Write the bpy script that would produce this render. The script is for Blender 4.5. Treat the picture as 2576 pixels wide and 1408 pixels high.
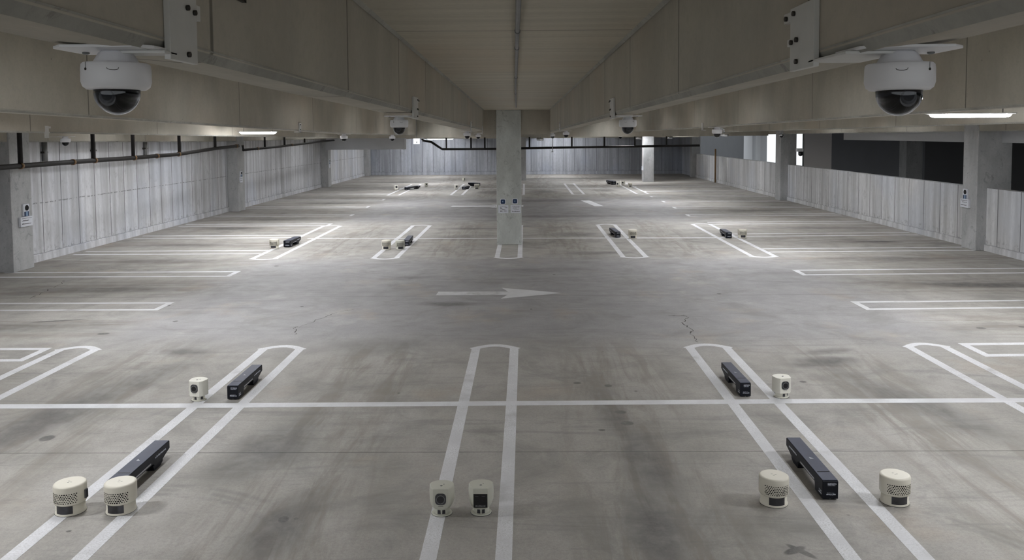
import bpy, math, random
from math import sin, cos, pi, radians, sqrt
from mathutils import Vector, Matrix

for _o in list(bpy.data.objects):
    bpy.data.objects.remove(_o, do_unlink=True)
S = bpy.context.scene
COL = S.collection
random.seed(7)

# ------------------------------------------------------------------ camera
cam_d = bpy.data.cameras.new('camera')
cam_d.sensor_width = 36.0
cam_d.lens = 36.0 * 1935.35 / 2576.0
cam_d.shift_x = (1288.0 - 1303.99) / 2576.0
cam_d.shift_y = (442.12 - 704.0) / 2576.0
cam_d.clip_start = 0.05
cam_d.clip_end = 400
cam = bpy.data.objects.new('camera', cam_d)
COL.objects.link(cam)
R = ((0.99994353, 0.0086529, -0.00617003),
     (-0.00568773, -0.05469722, -0.99848679),
     (-0.00897729, 0.99846549, -0.05464491))   # rows: image right, image down, forward
M = Matrix.Identity(4)
for i in range(3):
    M[i][0] = R[0][i]; M[i][1] = -R[1][i]; M[i][2] = -R[2][i]
M[0][3], M[1][3], M[2][3] = 0.0, 0.0, 2.75
cam.matrix_world = M
S.camera = cam

# ------------------------------------------------------------------ view + world
S.view_settings.view_transform = 'Standard'
S.view_settings.look = 'None'
S.view_settings.exposure = 0.0
S.view_settings.gamma = 1.0
S.view_settings.use_curve_mapping = False
S.cycles.diffuse_bounces = 8
S.cycles.max_bounces = 12
W = bpy.data.worlds.new('sky'); S.world = W; W.use_nodes = True
bg = W.node_tree.nodes['Background']
bg.inputs['Color'].default_value = (0.93, 0.97, 1.0, 1)
bg.inputs['Strength'].default_value = 1.15

LAMP = 212.0          # emission of the fluorescent diffusers
LAMP_COL = (0.96, 0.975, 1.0)

# ------------------------------------------------------------------ materials
class NT:
    def __init__(s, name):
        s.m = bpy.data.materials.new(name); s.m.use_nodes = True
        s.t = s.m.node_tree; s.n = s.t.nodes; s.l = s.t.links
        s.b = s.n['Principled BSDF']
    def new(s, typ, **kw):
        x = s.n.new(typ)
        for k, v in kw.items(): setattr(x, k, v)
        return x
    def put(s, sock, v):
        if isinstance(v, bpy.types.NodeSocket): s.l.new(v, sock)
        elif v is not None: sock.default_value = v
    def math(s, op, a, b=None, c=None, clamp=False):
        x = s.new('ShaderNodeMath', operation=op, use_clamp=clamp)
        s.put(x.inputs[0], a)
        if b is not None: s.put(x.inputs[1], b)
        if c is not None: s.put(x.inputs[2], c)
        return x.outputs[0]
    def pos(s):
        if not hasattr(s, '_p'):
            s._p = s.new('ShaderNodeNewGeometry').outputs['Position']
            x = s.new('ShaderNodeSeparateXYZ'); s.l.new(s._p, x.inputs[0])
            s.X, s.Y, s.Z = x.outputs
        return s._p
    def noise(s, scale=(1, 1, 1), detail=4, rough=.55, size=1.0, loc=(0, 0, 0), dist=0.0, src=None, rot=(0, 0, 0)):
        mp = s.new('ShaderNodeMapping'); s.l.new(src or s.pos(), mp.inputs['Vector'])
        mp.inputs['Scale'].default_value = scale; mp.inputs['Location'].default_value = loc
        mp.inputs['Rotation'].default_value = rot
        x = s.new('ShaderNodeTexNoise'); s.l.new(mp.outputs[0], x.inputs['Vector'])
        x.inputs['Scale'].default_value = size; x.inputs['Detail'].default_value = detail
        x.inputs['Roughness'].default_value = rough; x.inputs['Distortion'].default_value = dist
        return x.outputs['Fac']
    def ramp(s, f, a, b, va=0.0, vb=1.0):
        x = s.new('ShaderNodeMapRange', interpolation_type='SMOOTHSTEP')
        s.put(x.inputs[0], f); x.inputs[1].default_value = a; x.inputs[2].default_value = b
        x.inputs[3].default_value = va; x.inputs[4].default_value = vb
        return x.outputs[0]
    def mix(s, f, a, b, mode='MIX'):
        x = s.new('ShaderNodeMix', data_type='RGBA', blend_type=mode)
        s.put(x.inputs['Factor'], f)
        for k, v in (('A', a), ('B', b)):
            sk = [i for i in x.inputs if i.name == k and i.type == 'RGBA'][0]
            s.put(sk, v if isinstance(v, bpy.types.NodeSocket) else (*v, 1))
        return [o for o in x.outputs if o.type == 'RGBA'][0]
    def bump(s, h, strength=.3, dist=.01):
        x = s.new('ShaderNodeBump'); x.inputs['Strength'].default_value = strength
        x.inputs['Distance'].default_value = dist; s.l.new(h, x.inputs['Height'])
        s.l.new(x.outputs[0], s.b.inputs['Normal'])
    def done(s, col, rough=.8, spec=.35, metal=0.0):
        s.put(s.b.inputs['Base Color'], col if isinstance(col, bpy.types.NodeSocket) else (*col, 1))
        s.put(s.b.inputs['Roughness'], rough)
        s.b.inputs['Specular IOR Level'].default_value = spec
        s.b.inputs['Metallic'].default_value = metal
        return s.m

def plain(name, col, rough=.6, spec=.4, metal=0.0, var=.08, size=30):
    t = NT(name)
    n = t.noise(size=size, detail=3)
    c = t.mix(n, tuple(v * (1 - var) for v in col), tuple(min(1, v * (1 + var)) for v in col))
    return t.done(c, rough, spec, metal)

def emit(name, col, strength):
    t = NT(name)
    t.b.inputs['Base Color'].default_value = (.8, .8, .8, 1)
    t.b.inputs['Emission Color'].default_value = (*col, 1)
    t.b.inputs['Emission Strength'].default_value = strength
    return t.m

def joints(t, coord, start, step, half):
    """1 on thin joint lines repeated along one axis"""
    d = t.math('PINGPONG', t.math('SUBTRACT', coord, start - step * 40), step * .5)
    return t.ramp(d, half * .4, half, 1.0, 0.0)

def concrete_wall(name, axis, start, step, base, curb=.17, tie=1.285):
    t = NT(name); t.pos()
    u = t.Y if axis == 'y' else t.X
    sc = (1, 2.2, .12) if axis == 'y' else (2.2, 1, .12)
    streak = t.noise(sc, 5, .55, 2.2)
    fine = t.noise((1, 1, .35), 5, .7, 14)
    big = t.noise((.5, .5, .3), 3, .5, 1.2)
    # each cast panel has a slightly different tone
    idx = t.math('FLOOR', t.math('DIVIDE', t.math('SUBTRACT', u, start - 40 * step), step))
    wn = t.new('ShaderNodeTexWhiteNoise', noise_dimensions='1D'); t.l.new(idx, wn.inputs['W'])
    tone = t.math('MULTIPLY_ADD', wn.outputs[0], .12, .94)
    dark = tuple(v * .73 for v in base); light = tuple(min(1, v * 1.12) for v in base)
    c = t.mix(t.ramp(streak, .32, .66), dark, light)
    c = t.mix(t.math('MULTIPLY', t.ramp(fine, .35, .7), .45), c, tuple(v * .72 for v in base))
    blot = t.noise((1, 1, .7), 6, .75, 4.0, loc=(3, 3, 3), dist=1.2)
    c = t.mix(t.math('MULTIPLY', t.ramp(blot, .54, .68), .4), c, tuple(v * .55 for v in base))
    c = t.mix(t.math('MULTIPLY', t.ramp(big, .45, .7), .35), c, (base[0] * .85, base[1] * .92, base[2] * 1.05))
    mm = t.new('ShaderNodeVectorMath', operation='SCALE'); t.l.new(c, mm.inputs[0]); t.l.new(tone, mm.inputs['Scale']); c = mm.outputs[0]
    j = joints(t, u, start, step, .017)
    above = t.ramp(t.Z, curb - .01, curb + .01)
    j = t.math('MULTIPLY', j, above)
    wob = t.math('MULTIPLY', t.math('SUBTRACT', t.noise((1, 1, 1), 4, .6, 5), .5), .05)
    zz = t.math('ADD', t.Z, wob)
    edge = t.ramp(t.math('ABSOLUTE', t.math('SUBTRACT', zz, curb)), .0, .016, 1, 0)
    grime = t.math('MULTIPLY', t.ramp(zz, curb, curb + .22, 1, 0), t.ramp(t.noise((1, 1, 1), 5, .7, 9), .5, .68))
    grime = t.math('MULTIPLY', grime, above)
    dk = t.math('MAXIMUM', j, t.math('MULTIPLY', edge, .55))
    dk = t.math('MAXIMUM', dk, t.math('MULTIPLY', grime, .7))
    if tie:
        row = t.ramp(t.math('ABSOLUTE', t.math('SUBTRACT', zz, tie)), .004, .02, 1, 0)
        row = t.math('MULTIPLY', row, t.ramp(t.noise((1, 1, .2), 3, .6, 11), .42, .55))
        dk = t.math('MAXIMUM', dk, t.math('MULTIPLY', row, .75))
    c = t.mix(t.math('MULTIPLY', dk, .78), c, (.07, .07, .075))
    h = t.math('SUBTRACT', t.math('MULTIPLY', fine, .25), dk)
    t.bump(h, .5, .012)
    return t.done(c, .85, .25)

def concrete_plain(name, base, stretch=(1, 1, 1), jaxis=None, start=0, step=1.5, warm=True, half=.012):
    t = NT(name); t.pos()
    a = t.noise(stretch, 6, .62, 2.2)
    f = t.noise((1, 1, 1), 5, .75, 26)
    b = t.noise((.6, .6, .6), 3, .5, .9, loc=(3, 1, 7))
    c = t.mix(t.ramp(a, .3, .7), tuple(v * (.90 if warm else .80) for v in base), tuple(v * 1.1 for v in base))
    if warm:
        c = t.mix(t.math('MULTIPLY', t.ramp(b, .46, .68), .42), c, (base[0] * 1.04, base[1] * .94, base[2] * .87))
    c = t.mix(t.math('MULTIPLY', t.ramp(f, .4, .75), .3 if warm else .5), c, tuple(v * .74 for v in base))
    if not warm:
        sc = t.ramp(t.noise((1, 1, .8), 6, .75, 5, loc=(2, 9, 4), dist=1.5), .56, .66)
        c = t.mix(t.math('MULTIPLY', sc, .6), c, tuple(v * .5 for v in base))
    pits = t.new('ShaderNodeTexVoronoi'); pits.inputs['Scale'].default_value = 5.5
    t.l.new(t.pos(), pits.inputs['Vector'])
    pk = t.math('MULTIPLY', t.ramp(pits.outputs['Distance'], .02, .06, 1, 0), t.ramp(t.noise((1, 1, 1), 1, .5, 2.7), .5, .55))
    dk = t.math('MULTIPLY', pk, .7)
    if jaxis:
        u = {'x': t.X, 'y': t.Y, 'z': t.Z}[jaxis]
        dk = t.math('MAXIMUM', dk, joints(t, u, start, step, half))
    c = t.mix(t.math('MULTIPLY', dk, .65), c, (.045, .043, .038))
    t.bump(t.math('SUBTRACT', t.math('MULTIPLY', f, .3), dk), .45, .008)
    return t.done(c, .86, .25)

def floor_mat():
    t = NT('parking_deck_concrete'); t.pos()
    X, Y = t.X, t.Y
    g = t.noise((1, 1, 1), 6, .75, 38)
    m1 = t.noise((1, 1, 1), 5, .6, .55)
    m2 = t.noise((1, 1, 1), 5, .65, 2.3, loc=(5, 2, 0))
    c = t.mix(t.ramp(m1, .3, .7), (.355, .335, .305), (.44, .42, .39))
    c = t.mix(t.math('MULTIPLY', t.ramp(m2, .42, .7), .35), c, (.27, .262, .25))
    # the swept drive lanes are a little bluer and smoother than the stalls
    lane = t.math('MULTIPLY', t.ramp(t.math('ABSOLUTE', t.math('SUBTRACT', Y, 13.4)), 2.6, 4.4, 1, 0), t.ramp(t.math('ABSOLUTE', X), 5.0, 7.0, 1, 0))
    lane2 = t.math('MULTIPLY', t.ramp(t.math('ABSOLUTE', t.math('SUBTRACT', Y, 28.4)), 3.0, 6.0, 1, 0), t.ramp(t.math('ABSOLUTE', X), 5.0, 7.0, 1, 0))
    lane = t.math('MAXIMUM', lane, lane2)
    c = t.mix(t.math('MULTIPLY', lane, .7), c, (.27, .265, .285))
    # brown traffic film down the middle of every stall
    ax = t.math('ABSOLUTE', X)
    inner = t.ramp(ax, 5.2, 5.9, 1, 0)
    u = t.math('PINGPONG', t.math('ADD', X, .4 + 27.5), 1.375)
    streakY = t.noise((2.6, .35, 1), 6, .68, 1.6, dist=.6)
    mY = t.math('MULTIPLY', t.ramp(u, .45, 1.15), t.ramp(streakY, .42, .62))
    mY = t.math('MULTIPLY', t.math('MULTIPLY', mY, inner), t.math('SUBTRACT', 1.0, lane))
    v = t.math('PINGPONG', t.math('SUBTRACT', Y, 15.15 - 28.0), 1.4)
    streakX = t.noise((.3, 2.4, 1), 6, .68, 1.6, loc=(0, 7, 0), dist=.6)
    mX = t.math('MULTIPLY', t.ramp(v, .4, 1.15), t.ramp(streakX, .42, .60))
    mX = t.math('MULTIPLY', mX, t.ramp(ax, 5.4, 6.2))
    film = t.math('MAXIMUM', mY, mX)
    c = t.mix(t.math('MULTIPLY', film, .66), c, (.20, .170, .142))
    mott = t.noise((1, 1, 1), 6, .7, 1.0, loc=(11, 5, 0), dist=.8)
    c = t.mix(t.math('MULTIPLY', t.ramp(mott, .48, .70), .6), c, (.20, .19, .18))
    c = t.mix(t.math('MULTIPLY', t.ramp(t.noise((1, 1, 1), 5, .65, .7, loc=(1, 15, 0)), .55, .75), .5), c, (.50, .48, .45))
    smear = t.math('MULTIPLY', t.ramp(t.noise((.35, 3.0, 1), 6, .7, 1.1, loc=(2, 3, 0), dist=1.2), .52, .68), .38)
    c = t.mix(smear, c, (.165, .16, .158))
    rust = t.math('MULTIPLY', t.ramp(t.noise((1, 1, 1), 4, .6, .8, loc=(9, 4, 0)), .56, .72), .4)
    c = t.mix(rust, c, (.40, .33, .26))
    # single oil spots, tyre rubs and damp marks: (x, y, half length x, half length y, turn, strength)
    wob = t.new('ShaderNodeVectorMath', operation='ADD')
    nz = t.new('ShaderNodeTexNoise'); nz.inputs['Scale'].default_value = 3.2; nz.inputs['Detail'].default_value = 5
    t.l.new(t.pos(), nz.inputs['Vector'])
    sc_ = t.new('ShaderNodeVectorMath', operation='MULTIPLY_ADD'); t.l.new(nz.outputs['Color'], sc_.inputs[0])
    sc_.inputs[1].default_value = (.16, .16, 0); sc_.inputs[2].default_value = (-.08, -.08, 0)
    t.l.new(t.pos(), wob.inputs[0]); t.l.new(sc_.outputs[0], wob.inputs[1])
    soft = [(-4.36, 9.65, .42, .22, 0, .55), (3.62, 9.15, .55, .22, .1, .62), (3.78, 9.55, .5, .14, .3, .45), (3.45, 9.0, .55, .16, 0, .5),
            (-1.95, 9.9, 1.0, .5, .2, .25), (1.0, 6.3, .28, 1.0, .05, .5), (.9, 5.2, .25, .9, 0, .6), (.85, 7.4, .22, .7, .1, .35),
            (-2.3, 6.6, .45, .9, -.3, .5), (-1.75, 5.2, .3, .7, -.1, .45), (4.0, 7.6, .35, 1.4, .35, .4), (-4.7, 7.2, .4, 1.5, -.25, .5),
            (-4.3, 8.6, .35, .9, -.3, .35), (-1.25, 12.35, .75, .22, -.05, .6), (1.6, 17.6, 1.2, .35, .1, .45), (1.4, 20.9, .9, .6, 0, .45),
            (-1.7, 20.4, 1.0, .55, .1, .4), (-1.6, 22.3, 1.3, .35, 0, .5), (-8.7, 22.6, 1.2, .45, 0, .75), (-7.6, 13.6, 1.9, .35, 0, .45),
            (-7.4, 10.9, 1.9, .4, .1, .4), (8.2, 13.7, 1.8, .35, -.1, .65), (7.6, 16.6, 1.8, .4, 0, .45), (8.8, 19.2, .7, .2, 0, .7),
            (8.0, 22.1, 1.6, .35, 0, .45), (-7.8, 16.7, 1.8, .4, 0, .45), (-8.4, 19.2, 1.6, .4, 0, .45), (-8, 25.0, 2.0, .5, 0, .5),
            (-1.6, 36.2, 1.0, 1.5, 0, .6), (.9, 36.5, .9, 1.2, 0, .6), (3.8, 37, .8, 1.2, 0, .5), (0, 31.5, 4.5, .9, 0, .5), (-7, 44, 3, 1.0, 0, .75),
            (-7.5, 30.8, 2.2, .6, 0, .6), (8, 27, 1.9, .5, 0, .5), (8, 36, 1.9, .8, 0, .5), (2, 47, 6, 1.0, 0, .5), (8.5, 46, 2.5, 1.5, 0, .7), (1.0, 25.5, 4, .5, 0, .45),
            (.4, 15.4, 1.5, .3, .15, .3), (-2.2, 14.6, .8, .25, .3, .3), (5.0, 14.9, 1.0, .3, -.2, .25)]
    hard = [(-4.383, 6.849, .07, .075, 0, .7), (-1.747, 5.36, .045, .055, 0, .8), (-1.66, 5.37, .02, .02, 0, .8), (.56, 8.359, .045, .045, 0, .6),
            (.892, 8.262, .045, .05, 0, .65), (.924, 7.469, .07, .05, 0, .6), (.952, 7.176, .07, .06, 0, .75), (.698, 7.011, .035, .03, 0, .7),
            (1.76, 4.94, .1, .035, .5, .7), (1.80, 4.93, .12, .03, -.9, .75), (3.05, 8.375, .04, .035, 0, .6), (-5.21, 11.247, .04, .05, 0, .7),
            (6.355, 10.67, .07, .06, 0, .8), (6.971, 10.727, .06, .05, 0, .8), (6.95, 10.55, .05, .04, 0, .8), (-5.25, 16.03, .05, .06, 0, .7),
            (.08, 11.95, .02, .04, 0, .8), (-5.8, 12.3, .03, .04, 0, .8), (3.3, 13.05, .04, .05, 0, .8), (-5.9, 10.55, .09, .06, 0, .7),
            (-7.0, 11.3, .4, .05, .25, .6), (-3.6, 12.2, .03, .04, 0, .7), (.55, 14.9, .03, .05, 0, .8), (-3.2, 5.2, .02, .015, 0, .7)]
    acc = None
    for lst, e0, src in ((soft, 1.0, wob.outputs[0]), (hard, .35, t.pos())):
        for (cx, cy, rx, ry, an, st) in lst:
            mp = t.new('ShaderNodeMapping', vector_type='TEXTURE')
            t.l.new(src, mp.inputs['Vector'])
            mp.inputs['Location'].default_value = (cx, cy, 0); mp.inputs['Rotation'].default_value = (0, 0, an)
            mp.inputs['Scale'].default_value = (rx, ry, 1)
            ln = t.new('ShaderNodeVectorMath', operation='LENGTH'); t.l.new(mp.outputs[0], ln.inputs[0])
            k = t.ramp(ln.outputs['Value'], 1 - e0 * .8, 1.1, min(1, st * 1.5), 0)
            acc = k if acc is None else t.math('MAXIMUM', acc, k)
    br = t.ramp(t.noise((1, 1, 1), 5, .7, 6), .25, .7, .6, 1.0)
    c = t.mix(t.math('MULTIPLY', t.math('MULTIPLY', acc, br), 1.0), c, (.085, .08, .078))
    # curved rubber marks left by turning tyres: thin circle arcs
    arcs = [(-.6, 20.5, 6.1, 3.4, .30), (-.6, 20.5, 6.35, 3.4, .25), (.4, 9.2, 6.3, 3.2, .22), (6.2, 20.5, 6.6, 3.5, .25), (-6.8, 19.6, 5.6, 2.8, .22),
            (-2.9, 4.2, 1.55, .9, .4), (-2.9, 4.2, 1.62, .9, .35), (-2.9, 4.2, 1.70, .9, .3), (2.2, 4.3, 1.25, .8, .3), (2.2, 4.3, 1.32, .8, .3)]
    racc = None
    for (cx, cy, r, wlim, st) in arcs:
        dx = t.math('SUBTRACT', X, cx); dy = t.math('SUBTRACT', Y, cy)
        rr = t.math('SQRT', t.math('ADD', t.math('MULTIPLY', dx, dx), t.math('MULTIPLY', dy, dy)))
        k = t.ramp(t.math('ABSOLUTE', t.math('SUBTRACT', rr, r)), .0, .05 if r < 2 else .14, st, 0)
        k = t.math('MULTIPLY', k, t.ramp(t.math('ABSOLUTE', t.math('SUBTRACT', X, cx + (.6 if r < 2 else 0))), wlim * .5, wlim, 1, 0))
        racc = k if racc is None else t.math('MAXIMUM', racc, k)
    racc = t.math('MULTIPLY', racc, t.ramp(t.noise((1, 1, 1), 5, .7, 3), .35, .6))
    c = t.mix(racc, c, (.09, .088, .09))
    g2 = t.noise((1, 1, 1), 4, .8, 110)
    c = t.mix(t.math('MULTIPLY', t.ramp(g, .38, .72), .42), c, (.215, .21, .20))
    c = t.mix(t.math('MULTIPLY', t.ramp(g2, .42, .66), .30), c, (.19, .185, .175))
    pv = t.new('ShaderNodeTexVoronoi'); pv.inputs['Scale'].default_value = 1.15; t.l.new(t.pos(), pv.inputs['Vector'])
    c = t.mix(t.ramp(pv.outputs['Distance'], .010, .028, .75, 0), c, (.06, .058, .055))
    # saw-cut joints
    jl = None
    for yy in (6.52, 12.95, 25.6, 45.2):
        k = t.ramp(t.math('ABSOLUTE', t.math('SUBTRACT', Y, yy)), .003, .011, .6, 0)
        jl = k if jl is None else t.math('MAXIMUM', jl, k)
    c = t.mix(jl, c, (.07, .068, .065))
    t.bump(t.math('SUBTRACT', g, jl), .35, .004)
    rg = t.ramp(m2, .3, .7, .55, .8)
    return t.done(c, rg, .35)

def paint_mat(name, wear):
    t = NT(name); t.pos()
    n = t.noise((1, 1, 1), 6, .8, 75); b = t.noise((1, 1, 1), 4, .6, 3.0)
    c = t.mix(t.ramp(b, .3, .7), (.62, .62, .64), (.74, .745, .77))
    lo = .62 - wear * .2
    chip = t.math('MULTIPLY', t.ramp(n, lo, lo + .12), t.ramp(b, .35, .6, .35, 1))
    c = t.mix(t.math('MULTIPLY', chip, .5), c, (.38, .375, .365))
    rub = t.math('MULTIPLY', t.ramp(t.noise((1, 1, 1), 5, .7, 1.3, loc=(4, 4, 0)), .52, .72), .55 * wear + .1)
    c = t.mix(rub, c, (.33, .325, .32))
    t.bump(n, .2, .003)
    return t.done(c, .7, .3)

MAT = {}
MAT['floor'] = floor_mat()
MAT['paint'] = paint_mat('road_paint', .45)
MAT['paint_worn'] = paint_mat('road_paint_worn', .75)
MAT['paint_arrow'] = paint_mat('road_paint_arrow', 1.5)
MAT['wallL'] = concrete_wall('left_wall_concrete', 'y', 16.97, .70, (.64, .645, .67))
MAT['wallR'] = concrete_wall('right_wall_concrete', 'y', 19.64, .80, (.66, .66, .67), .15, None)
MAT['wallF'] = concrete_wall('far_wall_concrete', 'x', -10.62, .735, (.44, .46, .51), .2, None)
MAT['beam'] = concrete_plain('beam_concrete', (.44, .418, .36), (1.3, .7, .35), 'y', 3.23, 1.47)
MAT['beam_out'] = concrete_plain('outer_beam_concrete', (.44, .418, .36), (1.3, .7, .35), 'y', 8.1, 4.3)
MAT['chamfer'] = concrete_plain('beam_edge_concrete', (.37, .365, .33), (1, 1, 1), None, warm=False)
MAT['ceil'] = concrete_plain('ceiling_concrete', (.50, .47, .395), (.25, 3.0, 1), 'y', 4.45, 3.05)
MAT['column'] = concrete_plain('column_concrete', (.47, .475, .48), (1.2, 1.2, .5), None, warm=False)
MAT['pillar'] = concrete_plain('pillar_concrete', (.60, .625, .605), (1.2, 1.2, .5), None, warm=False)
MAT['shade_column'] = concrete_plain('shaded_column_concrete', (.20, .20, .20), (1.2, 1.2, .5), None, warm=False)  # darker copy of the column concrete, shade put into its colour
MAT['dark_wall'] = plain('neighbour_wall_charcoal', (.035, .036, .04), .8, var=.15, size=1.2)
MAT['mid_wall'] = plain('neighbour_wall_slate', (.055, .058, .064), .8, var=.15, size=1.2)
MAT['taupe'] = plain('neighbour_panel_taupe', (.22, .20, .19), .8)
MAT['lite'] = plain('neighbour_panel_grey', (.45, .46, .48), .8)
MAT['black'] = plain('neighbour_shade_black', (.012, .012, .013), .9)  # shade of the unlit interior put into a near-black colour
MAT['white_plastic'] = plain('white_camera_plastic', (.74, .74, .76), .38, .45, var=.03, size=8)
MAT['grey_paint'] = plain('painted_bracket_grey', (.60, .60, .58), .5, .4, var=.06, size=20)
MAT['screw'] = plain('dark_bolt_steel', (.05, .045, .04), .4, .5, .7)
MAT['lens'] = plain('lens_black', (.006, .006, .008), .12, .6, var=.01)
MAT['ring'] = plain('lens_ring_graphite', (.05, .05, .055), .25, .6)
MAT['cream'] = plain('cream_plastic', (.70, .67, .58), .42, .4, var=.03, size=6)
MAT['cream_lite'] = plain('pale_cream_plastic', (.80, .785, .71), .42, .4, var=.03, size=6)
MAT['cream_grey'] = plain('greyed_cream_plastic', (.56, .56, .49), .45, .4, var=.03, size=6)
MAT['window'] = plain('smoked_window', (.028, .028, .034), .3, .6, var=.5, size=40)
MAT['hole'] = plain('vent_hole_black', (.015, .013, .01), .8)
MAT['navy'] = plain('navy_black_casing', (.006, .007, .012), .5, .22, var=.15, size=20)
MAT['navy_top'] = plain('navy_cover', (.042, .048, .078), .5, .35, var=.2, size=14)
MAT['letter'] = plain('pale_print', (.52, .55, .62), .6)
MAT['stripe'] = plain('silver_stripe', (.42, .42, .45), .5)
MAT['ink'] = plain('dark_print', (.07, .07, .08), .7)
MAT['sign_white'] = plain('sign_board_white', (.72, .74, .80), .5, var=.02)
MAT['sign_blue'] = plain('sign_panel_navy', (.012, .035, .10), .35, var=.1)
MAT['sign_pale'] = plain('sign_pale_blue', (.25, .36, .52), .5)  # plain pale blue of the sign details
MAT['pipe'] = plain('black_iron_pipe', (.014, .0125, .012), .6, .25, .0, var=.3, size=9)
MAT['brass'] = plain('rusty_coupling', (.20, .12, .06), .6, .4, .4, var=.4, size=40)
MAT['conduit'] = plain('galvanised_conduit', (.20, .205, .205), .5, .5, .4, var=.2, size=12)
MAT['chrome'] = plain('polished_steel', (.75, .77, .8), .18, .6, .9)
MAT['cable'] = plain('grey_cable', (.30, .30, .31), .6)
MAT['lamp_body'] = plain('lamp_housing_white', (.75, .75, .75), .5)
MAT['lamp'] = emit('fluorescent_diffuser', LAMP_COL, LAMP)
MAT['lamp_dim'] = emit('distant_diffuser', LAMP_COL, 1.6)
MAT['lamp_wall_fill'] = emit('wall_fill_diffuser', LAMP_COL, LAMP * .215)  # for the added fill lamps beside the walls
MAT['lamp_bay_fill'] = emit('bay_fill_diffuser', LAMP_COL, LAMP * .40)  # for the added fill lamps between the inner beams
MAT['litsign'] = emit('backlit_sign_face', (.95, .97, 1), 1.1)
MAT['crack'] = plain('crack_dark', (.06, .055, .05), .9)
_t = NT('clear_dome')
_t.b.inputs['Base Color'].default_value = (.42, .44, .48, 1)
_t.b.inputs['Roughness'].default_value = .03
_t.b.inputs['Transmission Weight'].default_value = 1.0
_t.b.inputs['IOR'].default_value = 1.45
MAT['dome'] = _t.m

# ------------------------------------------------------------------ mesh building
class MB:
    def __init__(s): s.v = []; s.f = []; s.sm = []
    def add(s, vs, fs, smooth=False):
        k = len(s.v); s.v += [tuple(p) for p in vs]
        s.f += [tuple(i + k for i in f) for f in fs]; s.sm += [smooth] * len(fs)
        return s
    def box(s, x0, x1, y0, y1, z0, z1):
        return s.add([(x0, y0, z0), (x1, y0, z0), (x1, y1, z0), (x0, y1, z0), (x0, y0, z1), (x1, y0, z1), (x1, y1, z1), (x0, y1, z1)],
                     [(3, 2, 1, 0), (4, 5, 6, 7), (0, 1, 5, 4), (1, 2, 6, 5), (2, 3, 7, 6), (3, 0, 4, 7)])
    def prism(s, pts, vec, smooth=False):
        """pts: closed 3D polygon, extruded by vec"""
        n = len(pts); vec = Vector(vec)
        a = [Vector(p) for p in pts]; b = [p + vec for p in a]
        nrm = Vector((0, 0, 0))
        for i in range(n): nrm += a[i].cross(a[(i + 1) % n])
        flip = nrm.dot(vec) > 0
        k = len(s.v); s.v += [tuple(p) for p in a + b]
        A = tuple(range(n)); B = tuple(range(n, 2 * n))
        fs = [A[::-1] if flip else A, B if flip else B[::-1]]; sm = [False, False]
        for i in range(n):
            j = (i + 1) % n
            q = (i, j, n + j, n + i)
            fs.append(q if flip else q[::-1]); sm.append(smooth)
        s.f += [tuple(i + k for i in f) for f in fs]; s.sm += sm
        return s
    def loft(s, rings, smooth=True, cap=True):
        n = len(rings[0]); k = len(s.v)
        for r in rings: s.v += [tuple(p) for p in r]
        for a in range(len(rings) - 1):
            for i in range(n):
                j = (i + 1) % n
                s.f.append((k + a * n + i, k + a * n + j, k + (a + 1) * n + j, k + (a + 1) * n + i)); s.sm.append(smooth)
        if cap:
            s.f.append(tuple(k + i for i in range(n))[::-1]); s.sm.append(False)
            s.f.append(tuple(k + (len(rings) - 1) * n + i for i in range(n))); s.sm.append(False)
        return s
    def lathe(s, prof, n=48, cx=0, cy=0, ry=1.0, cap=True, smooth=True):
        rings = [[(cx + r * cos(2 * pi * i / n), cy + r * ry * sin(2 * pi * i / n), z) for i in range(n)] for r, z in prof]
        return s.loft(rings, smooth, cap)
    def tube(s, pts, r, n=12, cap=True):
        pts = [Vector(p) for p in pts]; rings = []
        up = Vector((0, 0, 1))
        for i, p in enumerate(pts):
            d = (pts[min(i + 1, len(pts) - 1)] - pts[max(i - 1, 0)]).normalized()
            u = Vector((1, 0, 0)) if abs(d.dot(up)) > .95 else up
            a = d.cross(u).normalized(); b = a.cross(d).normalized()
            rings.append([p + a * (r * cos(2 * pi * k / n)) + b * (r * sin(2 * pi * k / n)) for k in range(n)])
        return s.loft(rings[::-1] if False else rings, True, cap)
    def build(s, name, mat, parent=None, bevel=0, solid=0):
        me = bpy.data.meshes.new(name)
        me.from_pydata(s.v, [], s.f); me.materials.append(mat)
        me.polygons.foreach_set('use_smooth', s.sm)
        import bmesh as _b
        bm = _b.new(); bm.from_mesh(me); _b.ops.recalc_face_normals(bm, faces=bm.faces); bm.to_mesh(me); bm.free()
        me.update()
        o = bpy.data.objects.new(name, me); COL.objects.link(o)
        if parent is not None: o.parent = parent
        if solid:
            md = o.modifiers.new('wall', 'SOLIDIFY'); md.thickness = solid; md.offset = -1
        if bevel:
            md = o.modifiers.new('bevel', 'BEVEL'); md.width = bevel; md.segments = 3; md.limit_method = 'ANGLE'
            md.angle_limit = radians(40)
            me.polygons.foreach_set('use_smooth', [True] * len(me.polygons))
            w = o.modifiers.new('wn', 'WEIGHTED_NORMAL')
        return o

def tag(o, label=None, cat=None, group=None, kind=None):
    if label: o['label'] = label
    if cat: o['category'] = cat
    if group: o['group'] = group
    if kind: o['kind'] = kind
    return o

def thing(name, label, cat, loc=(0, 0, 0), rz=0.0, group=None, scale=1.0):
    o = bpy.data.objects.new(name, None); COL.objects.link(o)
    o.empty_display_size = .1
    o.location = loc; o.rotation_euler = (0, 0, rz); o.scale = (scale,) * 3
    return tag(o, label, cat, group)

def struct(name, mb, mat, label=None, bevel=0, parent=None):
    o = mb.build(name, mat, parent, bevel)
    if parent is None: o['kind'] = 'structure'
    if label: o['label'] = label
    return o

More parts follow.
